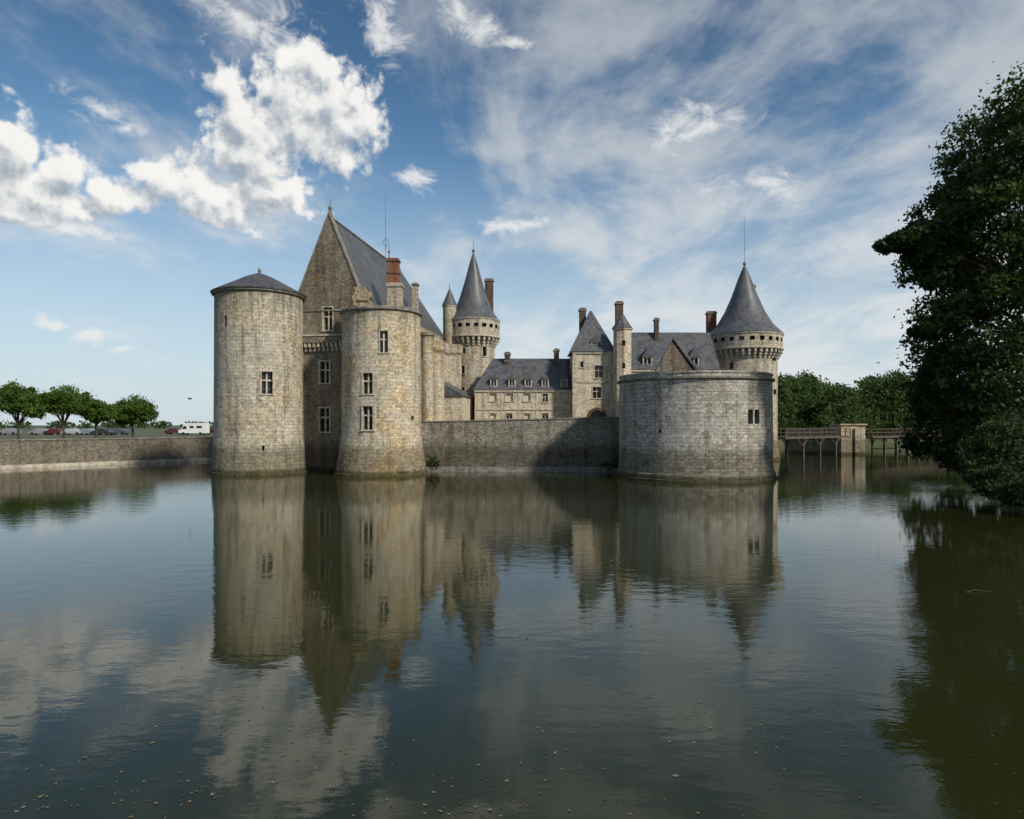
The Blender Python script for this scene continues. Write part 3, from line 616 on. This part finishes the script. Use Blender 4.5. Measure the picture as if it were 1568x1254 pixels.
# ================================================================= VEHICLES
M_tyre=simple('tyre',(.02,.02,.02),.9)
def vehicle(name,px,d,color,kind='car',head=0.0):
    e=empty(name); e.location=(X(px,d),d,2.0); e.rotation_euler=(0,0,head)
    pm=simple('paint_'+kind,color,.3,.05,1,0,0,.5); m=MB(); g=MB(); w=MB()
    if kind=='car':
        L,W=4.2,1.75; prof=[(-2.1,.35),(-2.1,.8),(-1.95,.92),(-1.5,.98),(-.95,1.42),(.45,1.46),(1.15,.98),(1.95,.82),(2.1,.6),(2.1,.35)]; gl=[(-1.35,.98),(-.88,1.37),(.42,1.4),(1.0,.98)]
    else:
        L,W=6.0,2.0; prof=[(-3,.4),(-3,2.5),(-2.8,2.65),(1.2,2.65),(1.9,2.45),(2.0,1.9),(2.35,1.25),(2.95,1.05),(3,.45)]; gl=[(1.15,1.3),(1.2,1.95),(1.8,1.95),(2.2,1.3)]
    n=len(prof); V=[(x,-W/2+(.16 if z>1.0 and kind=='car' else 0),z) for x,z in prof]+[(x,W/2-(.16 if z>1.0 and kind=='car' else 0),z) for x,z in prof]
    m.poly(V,[tuple(range(n)),tuple(range(n,2*n))[::-1]]+[(i,n+i,n+(i+1)%n,(i+1)%n) for i in range(n)]); m.done('body',pm,e,False)
    for s in(-1,1):
        y0=s*(W/2+.012-(0.06 if kind=='car' else 0)); y1=s*(W/2+.012-(.15 if kind=='car' else 0))
        g.face([(gl[0][0],y0,gl[0][1]),(gl[1][0],y1,gl[1][1]),(gl[2][0],y1,gl[2][1]),(gl[3][0],y0,gl[3][1])])
        if kind!='car': g.face([(-2.2,y0,1.5),(-2.2,y0,2.0),(-1.0,y0,2.0),(-1.0,y0,1.5)]); g.face([(-.4,y0,1.5),(-.4,y0,2.0),(.5,y0,2.0),(.5,y0,1.5)])
        for wx in(-L*.31,L*.31): w.tube([(wx,s*(W/2-.2),.33),(wx,s*(W/2+.03),.33)],[.33,.33],0,14)
    g.done('windows',M_glass,e,False,30,False); w.done('wheels',M_tyre,e)
for px,d,c in [(14,150,(.2,.2,.22)),(62,150,(.2,.22,.25)),(84,150,(.09,.02,.018)),(112,150,(.35,.35,.36)),(136,150,(.2,.24,.28)),(158,145,(.03,.03,.035)),(182,150,(.07,.08,.1)),(268,158,(.07,.02,.018)),(324,155,(.06,.022,.02))]:
    vehicle('parked_car',px,d,c,'car',random.choice([0,math.pi])+random.uniform(-.2,.2))
vehicle('camper_van',297,150,(.7,.7,.69),'van',math.pi)
for px,py,d in((291,611,70),(1345,556,90)):
    m=MB(); x,z=X(px,d),Z(py,d); m.tube([(x-.2,d,z),(x-.05,d,z+.02),(x+.1,d,z+.02),(x+.2,d,z+.03)],[.02,.06,.05,.02],0,6)
    m.poly([(x-.06,d,z+.03),(x+.07,d,z+.03),(x+.02,d-.25,z+.16),(x-.05,d-.5,z+.06),(x+.02,d+.25,z+.16),(x-.05,d+.5,z+.06)],[(0,1,2),(0,2,3),(1,0,4),(0,5,4)]); m.done('bird',M_iron,None,False)
# ================================================================= SKY / LIGHT / CAMERA
sunv=Vector((.64,-.60,.66)).normalized()
el=math.asin(sunv.z); az=math.atan2(sunv.x,sunv.y)
W_=bpy.data.worlds.new('World'); scene.world=W_; W_.use_nodes=True; t=NT(W_.node_tree); bg_=W_.node_tree.nodes['Background']
try: W_.cycles.sampling_method='MANUAL'; W_.cycles.sample_map_resolution=512
except Exception as ex: print(ex)
sky=t.n('ShaderNodeTexSky',sky_type='NISHITA'); sky.sun_disc=False; sky.sun_elevation=el; sky.sun_rotation=az; sky.air_density=1.0; sky.dust_density=.6; sky.ozone_density=2.0
dirv=t.n('ShaderNodeTexCoord').outputs['Generated']
blobs=[(350,128,22,26),(366,185,38,50),(390,240,54,48),(430,130,36,26),(478,90,28,24),(500,160,60,40),(530,200,42,40),(455,185,40,42),(415,290,58,30),(245,268,32,20),(290,285,62,32),(340,320,64,16),(180,290,46,30),(100,270,38,28),(60,300,72,34),(5,220,38,46),(30,322,95,16)]
wisps=[(135,150,60,18),(190,187,46,14),(583,40,34,38),(795,68,46,11),(700,22,40,24),(738,48,44,16),(795,342,60,15),(60,492,32,12),(150,518,48,14),(205,538,26,9),(390,28,110,26),(445,72,50,22),(625,280,46,18),(1160,285,80,22),(1060,190,90,30),(110,350,90,10)]
g=bpy.data.node_groups.new('cumulus','ShaderNodeTree'); g.interface.new_socket('Vector',in_out='INPUT',socket_type='NodeSocketVector'); g.interface.new_socket('Density',in_out='OUTPUT',socket_type='NodeSocketFloat')
q=NT(g); gi=g.nodes.new('NodeGroupInput'); go=g.nodes.new('NodeGroupOutput')
def blobmin(q,wv,L,k):
    acc=None
    for px,py,rx,ry in L:
        A=math.atan((px-784)/F); E=math.atan((HZ-py)/F*math.cos(A)); cA=math.cos(A)
        RX=rx/F*cA*cA; RY=ry/F*cA
        d=q.vm('LENGTH',q.vm('MULTIPLY_ADD',wv,(1/RX,1/RY,0),(-A/RX,-E/RY,0)))
        acc=d if acc is None else q.math('SMOOTH_MIN',acc,d,k)
    return q.math('MINIMUM',acc,3.0)
vec=gi.outputs[0]; wn=q.noise(vec,12,2,.55,True,0,'2D'); wv=q.vm('MULTIPLY_ADD',wn,(.05,.04,0),q.vm('SUBTRACT',vec,(.025,.02,0)))
accl=blobmin(q,wv,blobs,.5)
fn=q.noise(vec,30,5,.64,False,0,'2D'); fv=q.n('ShaderNodeTexVoronoi'); fv.voronoi_dimensions='2D'; fv.inputs['Scale'].default_value=38
fw=q.vm('MULTIPLY_ADD',q.noise(vec,60,1,.5,True,0,'2D'),(.014,.014,0),wv); q.l(fw,fv.inputs['Vector'])
dn=q.math('ADD',q.math('MULTIPLY_ADD',accl,-.55,1.05),q.math('ADD',q.math('MULTIPLY',q.math('SUBTRACT',fn,.5),1.15),q.math('MULTIPLY',q.math('SUBTRACT',.42,fv.outputs['Distance']),.42)))
q.l(dn,go.inputs[0])
sx=t.n('ShaderNodeSeparateXYZ'); t.l(dirv,sx.inputs[0])
A_=t.math('ARCTAN2',sx.outputs[0],sx.outputs[1]); E_=t.math('ARCSINE',sx.outputs[2])
cv=t.n('ShaderNodeCombineXYZ'); t.l(A_,cv.inputs[0]); t.l(E_,cv.inputs[1]); av=cv.outputs[0]
g1=t.n('ShaderNodeGroup'); g1.node_tree=g; t.l(av,g1.inputs[0])
g2=t.n('ShaderNodeGroup'); g2.node_tree=g; t.l(t.vm('ADD',av,(.008,.022,0)),g2.inputs[0])
cum=t.mr(g1.outputs[0],.20,.62)
lit=t.mr(t.math('SUBTRACT',g1.outputs[0],g2.outputs[0]),-.40,.36)
lit2=t.mr(g2.outputs[0],1.20,.36)
litt=t.math('ADD',t.math('MULTIPLY',lit,.55),t.math('MULTIPLY',lit2,.45))
cc=t.mix(litt,(3.5,4.0,4.6),(9.0,8.85,8.5)); 
# torn small clouds
wn2=t.noise(av,9,3,.6,True,0,'2D'); wv2=t.vm('MULTIPLY_ADD',wn2,(.09,.05,0),t.vm('SUBTRACT',av,(.045,.025,0)))
wd2=blobmin(t,wv2,wisps,.25)
wf=t.noise(t.vm('MULTIPLY',av,(.75,1.25,1)),26,6,.68,False,.4,'2D')
wsp=t.math('MULTIPLY',t.mr(t.math('ADD',t.math('MULTIPLY_ADD',wd2,-.6,1.0),t.math('MULTIPLY',t.math('SUBTRACT',wf,.5),1.9)),.35,1.15),.85)
pl=t.math('DIVIDE',1.0,t.math('ADD',t.math('MAXIMUM',sx.outputs[2],0.0),.12))
pv=t.vm('MULTIPLY',dirv,(1,1,0)); sc=t.n('ShaderNodeVectorMath',operation='SCALE'); t.l(pv,sc.inputs[0]); t.l(pl,sc.inputs['Scale'])
rot=t.n('ShaderNodeMapping'); rot.inputs['Rotation'].default_value=(0,0,math.radians(62)); rot.inputs['Scale'].default_value=(1.0,.5,1); t.l(sc.outputs[0],rot.inputs[0])
c1=t.noise(rot.outputs[0],2.1,6,.62,False,.3,'2D'); c2=t.noise(t.vm('ADD',t.vm('MULTIPLY',dirv,(1,1,2.2)),(3,5,1)),3.4,5,.62)
side=t.mr(A_,-.50,.40,-.04,.105); 
c1s=t.math('ADD',t.math('ADD',t.math('MULTIPLY',c1,.62),t.math('MULTIPLY',c2,.62)),side)
cir=t.math('MULTIPLY',t.mr(c1s,.56,.84),.82)
cirv=t.mix(t.mr(E_,.08,.6),(7.2,7.4,7.5),(4.3,4.7,5.1))
base=t.mix(1,sky.outputs[0],(.74,.98,1.03),'MULTIPLY')
base=t.mix(t.mr(E_,.42,-.02,0,.86),base,(5.9,6.7,7.3))
base=t.mix(t.mr(E_,.28,.60,0,.9),base,(.64,.70,.76),'MULTIPLY')
c=t.mix(cir,base,cirv); c=t.mix(wsp,c,(8.0,8.0,7.9)); c=t.mix(t.math('MULTIPLY',cum,.96),c,cc)
t.l(c,bg_.inputs[0]); bg_.inputs[1].default_value=.105
sd=bpy.data.lights.new('sun','SUN'); sd.energy=4.1; sd.angle=math.radians(5); sd.color=(1,.935,.82); so=bpy.data.objects.new('sun',sd); scene.collection.objects.link(so)
so.rotation_euler=sunv.to_track_quat('Z','Y').to_euler()
cd=bpy.data.cameras.new('camera'); co=bpy.data.objects.new('camera',cd); scene.collection.objects.link(co)
co.location=(0,0,EYE); co.rotation_euler=(math.pi/2,0,0); cd.sensor_width=36; cd.lens=36*F/1568; cd.shift_y=(HZ-627)/1568; cd.clip_end=6000; cd.clip_start=.1
scene.camera=co
scene.view_settings.view_transform='Standard'; scene.view_settings.look='None'; scene.view_settings.exposure=0
